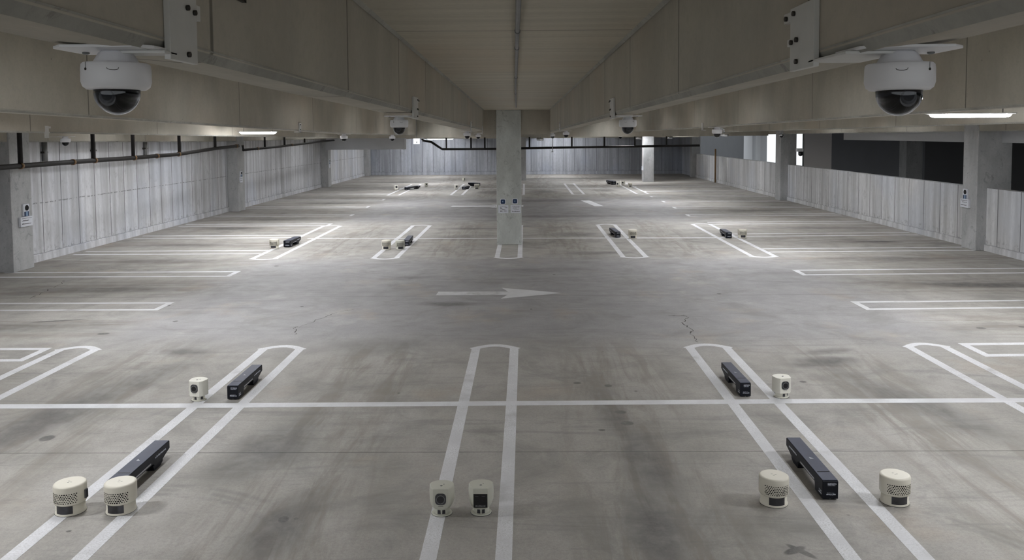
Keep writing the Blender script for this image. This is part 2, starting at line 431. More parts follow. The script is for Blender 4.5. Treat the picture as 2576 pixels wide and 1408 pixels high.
# ------------------------------------------------------------------ the setting
Y0, Y1 = -5.0, 52.0
XL, XR = -10.75, 10.57
floor = struct('floor', MB().box(XL - .3, XR + .5, Y0, Y1 + .4, -.3, 0), MAT['floor'], 'stained grey concrete parking deck')
TOP = 3.85
struct('ceiling', MB().box(XL - .3, 16.4, Y0, Y1 + .4, TOP, TOP + .25), MAT['ceil'], 'board marked concrete deck soffit overhead')
struct('ceiling_trough', MB().box(-1.0, .63, Y0, 19.2, 3.34, 3.5), MAT['ceil'], 'lower board marked ceiling panel of the central trough')
struct('wall_left', MB().box(XL - .3, XL, Y0, Y1, 0, 3.85), MAT['wallL'], 'pale panel jointed concrete wall on the left')
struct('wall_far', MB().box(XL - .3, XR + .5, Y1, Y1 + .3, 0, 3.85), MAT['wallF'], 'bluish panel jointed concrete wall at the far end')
struct('wall_back', MB().box(XL - .3, XR + .5, Y0 - .3, Y0, -.3, 1.2), MAT['column'], 'low parapet of an end added open behind the camera for sky light')  # added out of view, left open above so sky light fills the deck
pr = MB()
for ya, yb in ((Y0, 17.7), (18.2, 31.05), (31.6, 47.7)):
    pr.box(XR, XR + .2, ya, yb, 0, 1.44)
struct('wall_right', pr, MAT['wallR'], 'low panel jointed concrete parapet along the right side')
struct('wall_right_end', MB().box(XR, XR + .25, 47.7, Y1, 0, 3.85), MAT['wallF'])
# curbs at the wall feet
struct('baseboard_left', MB().prism([(XL, Y0, 0), (XL + .035, Y0, 0), (XL + .03, Y0, .155), (XL, Y0, .17)], (0, Y1 - Y0, 0)), MAT['wallL'])
struct('baseboard_far', MB().prism([(XL, Y1, 0), (XL, Y1 - .05, 0), (XL, Y1 - .04, .19), (XL, Y1, .2)], (XR - XL, 0, 0)), MAT['wallF'])
cb = MB()
for ya, yb in ((Y0, 17.66), (18.24, 31.0), (31.62, 47.7)):
    cb.prism([(XR, ya, 0), (XR - .035, ya, 0), (XR - .03, ya, .14), (XR, ya, .155)], (0, yb - ya, 0))
struct('baseboard_right', cb, MAT['wallR'])

# beams: each given by the bottom edges (inner x, inner z, outer x, outer z) at stations along the deck
def beam(label, stations, top=3.85, chamfer=.02, name='concrete_beam', mat='beam_out'):
    m = MB(); c = MB(); rings = []; strip = []
    for (y, xi, zi, xo, zo) in stations:
        sg = 1 if xo > xi else -1
        a = [(xi, y, top), (xi, y, zi + chamfer), (xi + sg * chamfer * .8, y, zi), (xo, y, zo), (xo, y, top)]
        rings.append(a)
    m.loft(rings, smooth=False, cap=True)
    o = struct(name, m, MAT[mat], label)
    for a in rings:
        sg = 1 if a[3][0] > a[0][0] else -1
        strip.append([(a[1][0] - sg * .002, a[1][1], a[1][2] + .004), (a[2][0] - sg * .001, a[2][1], a[2][2] - .003),
                      (a[2][0] + sg * .002, a[2][1], a[2][2] + .004), (a[1][0] + sg * .004, a[1][1], a[1][2] + .004)])
    c.loft(strip, smooth=False, cap=True)
    c.build('arris', MAT['chamfer'], o)
    return o

def lerp_beam(y, ya, a, yb, b):
    k = (y - ya) / (yb - ya)
    return tuple(a[i] + (b[i] - a[i]) * k for i in range(4))
L0, L1 = (-.68, 2.925, -.88, 2.942), (-1.02, 2.844, -1.25, 2.80)
R0, R1 = (.645, 2.917, .845, 2.94), (.622, 2.795, .85, 2.79)
def L(y): return lerp_beam(y, 0, L0, 18.7, L1)
def Rr(y): return lerp_beam(y, 0, R0, 18.7, R1)
beam('deep concrete beam left of the central trough, nearest cameras under it', [(y, *L(y)) for y in (Y0, 0, 6, 12, 19.1)], mat='beam')
beam('deep concrete beam right of the central trough, nearest cameras under it', [(y, *Rr(y)) for y in (Y0, 0, 6, 12, 19.1)], mat='beam')
beam('beam left of the trough, beyond the central pillar', [(19.1, -1.04, 2.80, -1.25, 2.79), (Y1, -1.2, 2.56, -1.4, 2.55)])
beam('beam right of the trough, beyond the central pillar', [(19.1, .62, 2.79, .85, 2.79), (Y1, .7, 2.62, .92, 2.62)])
beam('second concrete beam left of the central trough', [(Y0, -4.6, 3.10, -4.86, 3.10), (6.7, -4.6, 2.975, -4.86, 2.98), (12.3, -4.6, 2.89, -4.86, 2.895), (19.5, -4.6, 2.775, -4.86, 2.775), (Y1, -4.6, 2.62, -4.86, 2.62)])
beam('second concrete beam right of the central trough', [(Y0, 4.6, 3.04, 4.86, 3.04), (7.1, 4.6, 2.975, 4.86, 2.98), (19, 4.6, 2.885, 4.86, 2.885), (Y1, 4.6, 2.70, 4.86, 2.70)])
beam('third concrete beam left, towards the wall', [(Y0, -8, 2.93, -8.25, 2.93), (11.7, -8, 2.824, -8.25, 2.824), (25, -8, 2.685, -8.25, 2.685), (Y1, -8, 2.52, -8.25, 2.52)])
beam('third concrete beam right, towards the parapet', [(Y0, 8, 2.96, 8.25, 2.96), (12.4, 8, 2.869, 8.25, 2.869), (28, 8, 2.774, 8.25, 2.774), (Y1, 8, 2.62, 8.25, 2.62)])
beam('wall head beam along the left wall', [(Y0, -10.4, 2.80, -10.74, 2.80), (15.1, -10.4, 2.65, -10.74, 2.65), (25, -10.4, 2.55, -10.74, 2.55), (Y1, -10.4, 2.50, -10.74, 2.50)])
beam('edge beam over the right parapet', [(Y0, 10.36, 2.84, 10.86, 2.84), (18.4, 10.36, 2.734, 10.86, 2.734), (26, 10.36, 2.70, 10.86, 2.70), (Y1, 10.36, 2.56, 10.86, 2.56)])
struct('concrete_girder', MB().box(-1.04, .63, 19.08, 19.55, 2.735, 3.34), MAT['beam'], 'short cross girder closing the trough at the central pillar')
struct('concrete_girder', MB().box(-10.4, 10.36, 45.9, 46.4, 2.48, 3.85), MAT['beam'], 'long cross girder before the far wall')
struct('concrete_girder', MB().box(-10.4, 10.36, 32.9, 33.35, 2.60, 3.85), MAT['beam'], 'cross girder in the middle of the far bay')
struct('dropped_soffit', MB().box(-10.37, -6.28, 40.0, 40.6, 1.975, 3.85), MAT['lite'], 'pale dropped soffit beside the third left column')
struct('concrete_spandrel', MB().box(10.88, 11.05, Y0, 26.4, 2.475, 3.85), MAT['lite'], 'pale spandrel strip above the right parapet opening')

for i, (a, b) in enumerate((((-.675, 0), (-1.015, 18.7)), ((.64, 0), (.617, 18.7)))):
    k0 = a[0] + (b[0] - a[0]) * (Y0 - a[1]) / (b[1] - a[1]); k1 = a[0] + (b[0] - a[0]) * (19.08 - a[1]) / (b[1] - a[1])
    sg = 1 if i == 0 else -1
    struct('trim_%d' % (i + 1), MB().prism([(k0, Y0, 3.34), (k0 + sg * .018, Y0, 3.34), (k0, Y0, 3.325)], (k1 - k0, 19.08 - Y0, 0)), MAT['chamfer'], 'thin mortar bead where the trough ceiling meets the beam')
# columns
def column(label, x0, x1, y0, y1, z1, mat='column'):
    return struct('concrete_column', MB().box(x0, x1, y0, y1, 0, z1), MAT[mat], label, bevel=.012)
column('central square concrete pillar with two signs', -.712, -.10, 19.0, 19.6, 3.34, 'pillar')
column('far pillar partly hidden behind the central pillar', -.60, .045, 45.3, 45.88, 3.85)
column('pale free standing pillar far right of centre', 6.66, 7.25, 43.35, 43.95, 3.85)
column('nearest left wall column', XL, -10.37, 15.37, 16.02, 3.85)
column('second left wall column', XL, -10.37, 27.64, 28.3, 3.85)
column('third left wall column', XL, -10.37, 40.35, 41.0, 3.85)
column('corner pilaster at the far left', XL, -10.45, 51.2, 51.95, 3.85)
column('nearest right parapet column', 10.34, 11.12, 17.66, 18.24, 3.85)
column('second right parapet column', 10.26, 10.9, 31.0, 31.62, 3.85)
column('third right parapet column', 10.28, 10.82, 47.6, 48.1, 3.85)
column('column standing outside beyond the right parapet', 13.0, 13.56, 26.35, 26.85, 3.85, 'shade_column')

# what shows through the openings on the right: a neighbouring building across a light well
def neighbour(label, y0, y1, mat, x=15.0, z0=-3, z1=3.6, th=.4):
    return struct('neighbour_wall', MB().box(x, x + th, y0, y1, z0, z1), MAT[mat], label)
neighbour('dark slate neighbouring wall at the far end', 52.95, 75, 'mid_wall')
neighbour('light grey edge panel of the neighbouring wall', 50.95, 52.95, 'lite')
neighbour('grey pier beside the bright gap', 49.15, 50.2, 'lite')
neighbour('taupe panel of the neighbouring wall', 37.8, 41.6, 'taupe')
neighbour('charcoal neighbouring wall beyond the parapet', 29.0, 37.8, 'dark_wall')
neighbour('neighbouring wall with deep shade put into its black colour', Y0, 29.0, 'black')
struct('shading_slab', MB().box(10.9, 15.4, 29.0, 46.0, 3.62, 3.8), MAT['dark_wall'])  # unseen slab added to keep the space beyond the parapet dark
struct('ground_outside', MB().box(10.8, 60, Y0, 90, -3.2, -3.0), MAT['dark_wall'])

# ------------------------------------------------------------------ painted markings
def outline(path, w):
    """closed-ribbon quads along an open path, mitred"""
    P = [Vector((x, y, 0)) for x, y in path]; n = len(P); Lf, Rt = [], []
    for i in range(n):
        d0 = (P[i] - P[i - 1]).normalized() if i else (P[1] - P[0]).normalized()
        d1 = (P[i + 1] - P[i]).normalized() if i < n - 1 else d0
        t = (d0 + d1).normalized(); nn = Vector((-t.y, t.x, 0))
        k = 1 / max(.35, nn.dot(Vector((-d0.y, d0.x, 0))))
        Lf.append(P[i] + nn * w * .5 * k); Rt.append(P[i] - nn * w * .5 * k)
    return Lf, Rt

def ribbon(mb, path, w, z=.0014):
    Lf, Rt = outline(path, w)
    for i in range(len(path) - 1):
        q = [Lf[i], Rt[i], Rt[i + 1], Lf[i + 1]]
        mb.prism([(p.x, p.y, 0) for p in q], (0, 0, z))
    return mb

LW = .11
def hairpin(cx, ya, yb, half=.3, cap_a=True, cap_b=True):
    """two lines along the deck joined by shallow arcs"""
    h = half - LW / 2
    m = MB()
    def arc(y, s):
        return [(cx - h + 2 * h * i / 8, y + s * .13 * (1 - ((i - 4) / 4) ** 2)) for i in range(9)]
    path = [(cx - h, ya)] + [(cx - h, yb - .03)] + (arc(yb, 1) if cap_b else []) + [(cx + h, yb - .03), (cx + h, ya)]
    if cap_b:
        ribbon(m, [(cx - h, ya), (cx - h, yb)], LW)
        ribbon(m, [(cx + h, ya), (cx + h, yb)], LW)
        a = arc(yb, 1)
        ribbon(m, [(a[0][0] - LW * .45, a[0][1] - .035)] + a[1:-1] + [(a[-1][0] + LW * .45, a[-1][1] - .035)], LW * .95, .0016)
    else:
        ribbon(m, [(cx - h, ya), (cx - h, yb)], LW); ribbon(m, [(cx + h, ya), (cx + h, yb)], LW)
    if cap_a:
        a = arc(ya, -1)
        ribbon(m, [(a[0][0] - LW * .45, a[0][1] + .035)] + a[1:-1] + [(a[-1][0] + LW * .45, a[-1][1] + .035)], LW * .95, .0016)
    return m

def marking(mb, label, group, mat='paint', name='parking_line'):
    return tag(mb.build(name, MAT[mat]), label, 'parking line', group)

near = [(-5.79, .28, 'leftmost near hairpin line, cut by the left edge of the photo'), (-3.15, .29, 'near hairpin line on the left with two cream vent units on it'),
        (-.40, .30, 'near hairpin line in the middle, coming straight at the camera'), (2.33, .29, 'near hairpin line right of centre with two dark bars in it'),
        (5.12, .28, 'rightmost near hairpin line, cut by the right edge of the photo')]
for cx, hf, lb in near:
    marking(hairpin(cx, -2.0, 9.75, hf, False), 'white ' + lb, 'near row hairpin lines', 'paint_worn')
mid = [(-5.85, 'middle row hairpin line furthest left, one dark bar in it'), (-3.14, 'middle row hairpin line left of the pillar, two cream units beside'),
       (-.385, 'middle row hairpin line around the foot of the central pillar'), (2.42, 'middle row hairpin line just right of the pillar'),
       (5.28, 'middle row hairpin line furthest right, one dark bar in it')]
for cx, lb in mid:
    marking(hairpin(cx, 17.0, 23.05, .31), 'white ' + lb, 'middle row hairpin lines')
far = [(-6.0, 'far row hairpin line furthest left'), (-3.12, 'far row hairpin line left of the pillar'), (-.33, 'far row hairpin line mostly hidden by the pillar'),
       (2.40, 'far row hairpin line just right of the pillar'), (5.30, 'far row hairpin line furthest right')]
for cx, lb in far:
    marking(hairpin(cx, 34.7, 42.2, .31), 'white ' + lb, 'far row hairpin lines')
marking(ribbon(MB(), [(-8.4, 7.67), (-3, 7.685), (0, 7.725), (3, 7.76), (8.2, 7.78)], .125, .0020), 'long white cross line through the near hairpins', 'cross lines', 'paint')
marking(ribbon(MB(), [(-5.8, 20.3), (5.25, 20.05)], .12, .0020), 'long white cross line through the middle row hairpins', 'cross lines')
marking(ribbon(MB(), [(-6.0, 38.6), (5.3, 38.4)], .14, .0020), 'long white cross line through the far row hairpins', 'cross lines')

def side_pin(y, x_in, x_out, half=.3, w=.1, closed=True, dy=0):
    m = MB(); h = half - w / 2; s = 1 if x_in > x_out else -1
    ribbon(m, [(x_out, y - h + dy), (x_in, y - h)], w); ribbon(m, [(x_out, y + h + dy), (x_in, y + h)], w)
    if closed: ribbon(m, [(x_in - s * w / 2, y - h - w / 2), (x_in - s * w / 2, y + h + w / 2)], w * 1.0, .0016)
    return m
ordn = ['nearest', 'second', 'third', 'fourth', 'fifth', 'sixth', 'seventh', 'eighth', 'ninth', 'tenth', 'eleventh', 'twelfth']
for i, (y, x) in enumerate([(9.54, -6.18), (12.26, -5.82), (15.13, -5.78), (17.97, -6.15), (20.75, -6.15), (23.45, -5.98), (26.15, -5.9), (29.15, -5.95), (32.4, -5.95), (35.6, -6.2), (39.0, -6.3)]):
    marking(side_pin(y, x, -10.55, closed=not 17 < y < 22), 'white stall line pair reaching the left wall, %s from the camera' % ordn[i], 'left stall lines', ('paint_worn', 'paint_arrow', 'paint')[min(i, 2)])
for i, (y, x) in enumerate([(9.6, 5.6), (12.1, 5.26), (15.0, 5.32), (17.85, 5.58), (20.55, 5.58), (23.3, 5.58), (25.57, 5.37), (28.2, 5.43), (30.75, 5.48), (33.2, 5.4), (36.2, 5.6), (39.4, 5.6)]):
    marking(side_pin(y, x, 10.45, closed=not 17 < y < 24, dy=.13), 'white stall line pair reaching the right parapet, %s from the camera' % ordn[i], 'right stall lines', ('paint_worn', 'paint_arrow', 'paint')[min(i, 2)])
m = MB().prism([(-1.54, 13.03, 0), (-.31, 13.04, 0), (-.31, 13.30, 0), (-1.53, 13.31, 0)], (0, 0, .0015))
m.prism([(-.42, 12.73, 0), (.2, 12.98, 0), (.61, 13.16, 0), (.2, 13.36, 0), (-.43, 13.62, 0), (-.31, 13.30, 0), (-.31, 13.04, 0)], (0, 0, .0017))
tag(m.build('direction_arrow', MAT['paint_arrow']), 'worn white arrow on the drive lane pointing right, in front of the pillar', 'road arrow', 'floor arrows')
m = MB().prism([(-2.85, 29.0, 0), (-1.15, 29.0, 0), (-1.15, 29.45, 0), (-2.80, 29.45, 0)], (0, 0, .0015))
m.prism([(-1.33, 28.6, 0), (-.08, 28.95, 0), (-.08, 29.5, 0), (-1.33, 29.85, 0), (-1.12, 29.45, 0), (-1.12, 29.0, 0)], (0, 0, .0017))
tag(m.build('direction_arrow', MAT['paint_worn']), 'far white arrow whose head disappears behind the central pillar', 'road arrow', 'floor arrows')
tag(MB().prism([(2.26, 31.5, 0), (2.62, 29.0, 0), (2.95, 29.0, 0), (2.62, 31.5, 0)], (0, 0, .0015)).build('paint_patch', MAT['paint_worn']), 'faded white paint patch on the far drive lane right of the pillar', 'paint patch')

def crack(pts, w=.014):
    m = MB(); q = []
    for i in range(len(pts) - 1):
        a, b = Vector(pts[i]), Vector(pts[i + 1])
        for k in range(6):
            p = a.lerp(b, k / 6); q.append((p.x + random.uniform(-.03, .03), p.y + random.uniform(-.03, .03)))
    q.append(tuple(pts[-1]))
    for i in range(len(q) - 1):
        a, b = Vector(q[i]), Vector(q[i + 1]); d = (b - a)
        n = Vector((-d.y, d.x)).normalized() * w * random.uniform(.25, 1)
        m.add([(a.x - n.x, a.y - n.y, .0015), (a.x + n.x, a.y + n.y, .0015), (b.x + n.x, b.y + n.y, .0015), (b.x - n.x, b.y - n.y, .0015)], [(0, 1, 2, 3)])
    return m.build('crack', MAT['crack'], floor)
crack([(2.157, 11.496), (2.39, 11.492), (2.40, 11.317), (2.26, 11.03), (2.308, 10.666), (2.245, 10.246), (2.261, 10.008)], .009)
crack([(-3.183, 10.427), (-3.305, 10.797), (-3.28, 10.9)], .008)
crack([(-3.25, 10.85), (-3.04, 11.5), (-2.92, 11.79), (-2.72, 11.98)], .006)
crack([(-8.83, 14.49), (-8.7, 14.2), (-8.5, 13.18), (-8.45, 12.9)], .008)

# ------------------------------------------------------------------ lamps
def lamp(label, x, y, z, length=1.2, hang=3.85, mat='lamp', width=.16, group='fluorescent lamps', rz=0, skirt=0):
    t = thing('fluorescent_lamp', label, 'ceiling lamp', (x, y, z), rz, group)
    h = length / 2
    # flared trough body with a curved diffuser below
    b = MB().prism([(-h - .03, -width / 2 - .01, .045), (-h - .03, width / 2 + .01, .045), (-h - .03, width / 2 + .01, .06), (-h - .03, -width / 2 - .01, .06)], (length + .06, 0, 0))
    b.build('housing', MAT['lamp_body'], t)
    ring = lambda xx, k: [(xx, width / 2 * cos(pi * i / 8) * k, .045 - .05 * k * sin(pi * i / 8)) for i in range(9)]
    d = MB().loft([ring(-h, .35), ring(-h + .03, .85), ring(-h + .08, 1), ring(h - .08, 1), ring(h - .03, .85), ring(h, .35)], True, True)
    d.build('diffuser', MAT[mat], t)
    if skirt:
        MB().box(-h - .04, -h - .03, -width / 2 - .018, width / 2 + .018, -skirt, .06).build('end_shade', MAT['lamp_body'], t)
        MB().box(h + .03, h + .04, -width / 2 - .018, width / 2 + .018, -skirt, .06).build('end_shade', MAT['lamp_body'], t)
        w = width / 2 + .012
        for sy in (-w, w):
            MB().box(-h - .03, h + .03, sy - .006, sy + .006, -skirt, .06).build('side_shade', MAT['lamp_body'], t)
    if hang - z > .1:
        for sx in (-h * .8, h * .8):
            MB().tube([(sx, 0, .06), (sx, 0, hang - z)], .006, 8).build('hanger_rod', MAT['conduit'], t)
    return t
lamp('bright fluorescent lamp hanging near the right edge, above the parapet column', 6.32, 11.0, 2.945, 1.14)
lamp('smaller bright fluorescent lamp hanging on the left, above the left wall', -7.02, 20.2, 2.79, .95)
for y, z in ((5.0, 3.24), (11.0, 3.13), (17.0, 3.02), (23.0, 2.96), (30.0, 2.93), (36.0, 2.90), (42.8, 2.88)):
    for x in (-5.8, 5.8):
        if not (x > 0 and y == 11.0):
            lamp('unseen fill lamp added high between the beams', x, y, z, 1.2, group='recessed lamps', skirt=.014)
lamp('unseen fill lamp added high between the beams', -6.0, 49.5, 2.9, 1.2, group='recessed lamps')
lamp('unseen fill lamp added high between the beams', 2.0, 49.5, 3.2, 1.2, group='recessed lamps')
for x, ys in ((-9.2, (18.6, 23.2, 31.0, 36.0, 44.5, 48.5)), (9.2, (12.0, 20.8, 25.5, 34.5, 40.0, 45.5))):
    for y in ys:
        lamp('unseen fill lamp added high beside the wall', x, y, 3.55, 1.2, group='added wall lamps', rz=radians(90), skirt=.05, mat='lamp_wall_fill')  # added out of sight to brighten the walls
for x, ys in ((-3.4, (1.0, 6.5, 10.5, 15.5, 20.5, 25.0, 31.0, 37.5, 43.5)), (3.4, (1.0, 6.5, 10.5, 15.5, 20.5, 25.0, 31.0, 37.5, 43.5))):
    for y in ys:
        lamp('unseen fill lamp added high between the beams', x, y, 3.74, 1.2, group='recessed lamps', rz=radians(90), skirt=.09, mat='lamp_bay_fill')  # added out of sight to brighten the middle of the deck
lamp('thin glowing lamp strip far away left of the pillar', -4.9, 44.5, 2.44, 1.5, mat='lamp_dim')

# ------------------------------------------------------------------ dome cameras
def dome_camera(label, x, y, z, sc=1.0, face=None, side=1, top=None, detail=True, stem=None, chrome=False, plate=True, by=(-.06, .16), group='dome cameras under the beams'):
    """z = underside of the plate's support; face = x of the beam face the bracket is bolted to"""
    t = thing('dome_camera', label, 'security camera', (x, y, z), 0, group, sc)
    P = MAT['chrome'] if chrome else MAT['white_plastic']
    if plate:
        pl = MB().prism([(-.10, -.045, 0), (-.07, -.075, 0), (.07, -.075, 0), (.10, -.045, 0), (.10, .07, 0), (-.10, .07, 0)], (0, 0, -.006)).build('mounting_plate', MAT['white_plastic'], t, .0015)
        for sx in ((-.072, .072) if detail else ()):
            MB().lathe([(.007, -.006), (.007, -.009), (.004, -.0105)], 12, sx, .02).build('screw', MAT['conduit'], pl)
    # faceted neck
    n = 8
    rg = lambda r, zz: [(r * cos(2 * pi * (i + .5) / n), r * sin(2 * pi * (i + .5) / n), zz) for i in range(n)]
    MB().loft([rg(.024, -.004), rg(.032, -.010), rg(.045, -.033)], False).build('neck', P, t, .002)
    h = MB().lathe([(.043, -.031), (.060, -.031), (.063, -.034), (.0642, -.042), (.0645, -.068), (.0615, -.078), (.055, -.0835), (.044, -.0845)], 64).build('housing', P, t)
    if detail:
        a = radians(-118) if side < 0 else radians(-62)
        px, py = .0646 * cos(a), .0646 * sin(a)
        MB().tube([(px * .99, py * .99, -.046), (px * 1.015, py * 1.015, -.046)], .0026, 10).build('screw', MAT['screw'], h)
        MB().tube([(px, py, -.032), (px, py, -.044)], .0006, 6).build('seam', MAT['conduit'], h)
        b0 = radians(-68) if side < 0 else radians(-112)
        mk = MB(); pts = [(-.16, 0), (-.15, -.0022), (-.12, -.0032), (-.07, -.0040), (-.02, -.0043), (.05, -.0044), (.11, -.0038), (.15, -.0026), (.165, 0.0005)]
        mk.tube([(.0646 * cos(b0 + q), .0646 * sin(b0 + q), -.044 + w) for q, w in pts], .00055, 5)
        mk.build('scribbled_mark', MAT['screw'], h)
    prof = [(.0432, -.0835)] + [(.0432 * cos(radians(a)), -.0885 - .046 * sin(radians(a))) for a in range(0, 90, 9)] + [(.0008, -.1345)]
    MB().lathe(prof, 64, cap=False).build('dome', MAT['dome'], t, solid=.0018)
    cr = MB().lathe([(.040, -.082), (.0400, -.0865)] + [(.0392 * cos(radians(a)), -.0885 - .0415 * sin(radians(a))) for a in range(0, 90, 10)], 32).build('camera_core', MAT['hole'], t)
    if detail:
        MB().tube([(0, -.02, -.098), (0, -.0385, -.101)], .0165, 24).build('lens', MAT['ring'], cr)
    if face is not None:
        fx = (face - x) / sc; s = -1 if fx > 0 else 1      # away from the beam face, towards the trough
        up = ((top or z + .12) - z) / sc
        sg = 1 if fx > 0 else -1
        q = fx + sg * .014
        br = MB().box(min(fx + sg * .001, q), max(fx + sg * .001, q), by[0], by[1], -.022, up)
        br.box(min(q, 0), max(q, 0), min(by[0], -.02), max(by[0] + .03, .02), -.0125, -.0065)
        br.box(min(fx + sg * .001, q), max(fx + sg * .001, q), by[1], by[1] + .045, up * .76, up * .95)
        br.box(min(fx + sg * .001, q), max(fx + sg * .001, q), by[1], by[1] + .02, up * .30, up * .44)
        bo = br.build('bracket', MAT['grey_paint'], t, .0015)
        for (yy, zz) in ((by[1] - .03, .88), (by[1] + .022, .84), (by[1] - .05, .38), (by[1] - .015, .36), (by[1] - .05, -.02)):
            MB().tube([(q, yy, up * zz), (q + sg * .006, yy, up * zz)], .006, 8).build('bolt', MAT['screw'], bo)
    if stem:
        MB().tube([(0, 0, 0), (0, 0, stem / sc)], .012, 10).build('stem', MAT['grey_paint'], t)
    return t
dome_camera('largest white dome camera, upper left, its plate under the left beam', -.80, 1.51, 2.922, .97, -.708, -1, 3.16, by=(.005, .135))
dome_camera('largest white dome camera, upper right, its plate under the right beam', .745, 1.545, 2.915, 1.0, .6435, 1, 3.04, by=(.15, .30))
dome_camera('second white dome camera along the left beam', -.875, 5.36, 2.880, .98, -.777, -1, 3.01)
dome_camera('second white dome camera along the right beam', .735, 5.52, 2.874, .98, .638, 1, 3.0)
dome_camera('third white dome camera along the left beam, small, near the pillar', -.97, 12.9, 2.80, .97, -.914, -1, 2.96, False)
dome_camera('third white dome camera along the right beam, small, near the pillar', .73, 13.7, 2.798, .9, .627, 1, 2.96, False)
dome_camera('fourth and farthest dome camera along the left beam, just left of the pillar', -1.10, 18.1, 2.762, .97, -1.009, -1, 2.94, False)
dome_camera('small dome camera just right of the pillar with a grey cable hanging from it', .71, 19.85, 2.765, 1.05, .62, 1, 2.9, False)
dome_camera('white dome camera under the second left beam', -4.68, 19.87, 2.772, 1.5, None, 1, None, False)
dome_camera('farther pale dome camera under the second left beam', -4.66, 27.0, 2.74, 1.65, None, 1, None, False)
dome_camera('white dome camera on a long bracket at the far left, above the black pipe', -7.92, 13.2, 2.755, 1.25, -7.995, 1, 2.93, False, plate=True, by=(-.34, -.26))
dome_camera('white dome camera under the second right beam, right of centre', 4.70, 18.9, 2.885, 1.95, None, 1, None, False)
dome_camera('tiny shiny dome camera on a stem left of the pillar', -4.66, 34.9, 2.655, 1.3, None, 1, None, False, .05, True)
dome_camera('tiny pale dome camera far right of the pillar', 4.72, 38.2, 2.70, 1.7, None, 1, None, False, .08)
dome_camera('small silver camera on the bright gap beside the second right column', 10.15, 30.6, 2.72, 1.45, None, 1, None, False, 1.1, True)

def bare_bracket(label, x, y, z0, z1, w=.14):
    t = thing('beam_bracket', label, 'bracket', (x, y, z0), 0, 'bare brackets')
    p = MB().box(0, .02, 0, w, 0, z1 - z0).box(0, .02, -.3, w, 0, .02).build('angle_plate', MAT['grey_paint'], t, .002)
    for zz in (.3, .8):
        MB().tube([(.02, w / 2, (z1 - z0) * zz), (.03, w / 2, (z1 - z0) * zz)], .012, 8).build('bolt', MAT['screw'], t)
bare_bracket('bare pale bracket on the second left beam, right of the left lamp', -4.598, 15.6, 2.80, 3.0)
bare_bracket('bare pale bracket on the second right beam, left of the right lamp', 4.575, 19.9, 2.80, 3.0)

def small_spot(label, x, y, z, w=.2, up=.12, to=None):
    """small polished two-part camera fitting"""
    t = thing('bullet_camera', label, 'security camera', (x, y, z), 0, 'small silver cameras')
    MB().tube([(-w / 2, 0, 0), (-w / 2 + .02, -.02, 0), (w / 2, -.04, -.02)], w * .26, 16).build('barrel', MAT['chrome'], t)
    MB().tube([(w / 2, -.04, -.02), (w / 2 + .015, -.042, -.021)], w * .2, 16).build('lens', MAT['lens'], t)
    MB().tube([(0, 0, w * .2), (0, 0, up), ] + ([(to[0] - x, to[1] - y, to[2] - z)] if to else []), .02, 8).build('arm', MAT['chrome'], t)
small_spot('silver camera tucked behind the dome camera right of centre', 5.05, 19.6, 2.70, .16, .12, (4.84, 19.6, 2.92))
small_spot('silver camera above the pale free standing pillar', 6.25, 42.5, 2.50, .34, 1.36)
small_spot('silver camera right of the pale free standing pillar', 7.95, 42.5, 2.50, .30, 1.36)
small_spot('tiny silver camera just right of the central pillar', .75, 38.0, 2.48, .28, .17)
t = thing('pole_camera', 'small white camera clamped to a dark pole beyond the second right column', 'security camera', (10.66, 29.6, 1.44))
MB().tube([(0, 0, 0), (0, 0, 1.28)], .03, 10).build('pole', MAT['conduit'], t)
MB().box(-.26, -.02, -.10, .08, .56, .68).build('housing', MAT['white_plastic'], t, .02)
MB().lathe([(.001, .38)] + [(.085 * sin(radians(a)), .47 - .09 * cos(radians(a))) for a in range(10, 91, 16)] + [(.085, .56)], 24, -.10, 0).build('dome', MAT['lens'], t)

# lit sign far away
t = thing('lit_sign', 'small white backlit sign hanging far left of the pillar', 'sign', (-3.95, 28.0, 2.40))
MB().box(-.11, .11, -.03, .03, 0, .20).build('sign_box', MAT['litsign'], t)
MB().prism([(-.01, -.032, .03), (.03, -.032, .03), (.02, -.032, .1), (.0, -.032, .1)], (0, -.002, 0)).build('figure_mark', MAT['conduit'], t)
MB().tube([(0, 0, .2), (0, 0, 1.45)], .01, 8).build('hanger_rod', MAT['conduit'], t)

# ------------------------------------------------------------------ pipes, cables
def pipe(label, pts, r, mat='pipe', couplings=(), drops=(), droptop=3.85, name='iron_pipe', cat='pipe', droprad=None):
    t = thing(name, label, cat, pts[0])
    o = Vector(pts[0]); loc = [tuple(Vector(p) - o) for p in pts]
    MB().tube(loc, r, 16).build('run', MAT[mat], t)
    for c in couplings:
        a = Vector(c) - o
        MB().tube([a - Vector((0, .03, 0)), a + Vector((0, .03, 0))], r * 1.25, 16).build('coupling', MAT['brass'], t)
    for d in drops:
        a = Vector(d) - o
        MB().tube([a, (a.x, a.y, droptop - o.z)], droprad or r * .85, 12).build('hanger', MAT[mat], t)
    return t
pl = [(-9.9, 11.0, 2.15), (-9.9, 14.4, 2.176), (-9.9, 17.47, 2.196), (-9.9, 19.24, 2.20), (-9.9, 21.9, 2.225), (-9.9, 23.4, 2.29), (-9.9, 24.6, 2.34), (-9.9, 26.5, 2.39)]
pipe('thick black pipe running along the left wall to the second column', pl, .052,
     couplings=[(-9.9, 15.0, 2.18), (-9.9, 16.75, 2.19), (-9.9, 17.6, 2.197), (-9.9, 19.4, 2.20), (-9.9, 20.6, 2.212), (-9.9, 21.9, 2.225), (-9.9, 26.3, 2.385)],
     drops=[(-9.9, 15.0, 2.18), (-9.9, 17.55, 2.197), (-9.9, 19.35, 2.20), (-9.9, 21.95, 2.225), (-9.9, 24.5, 2.335)])
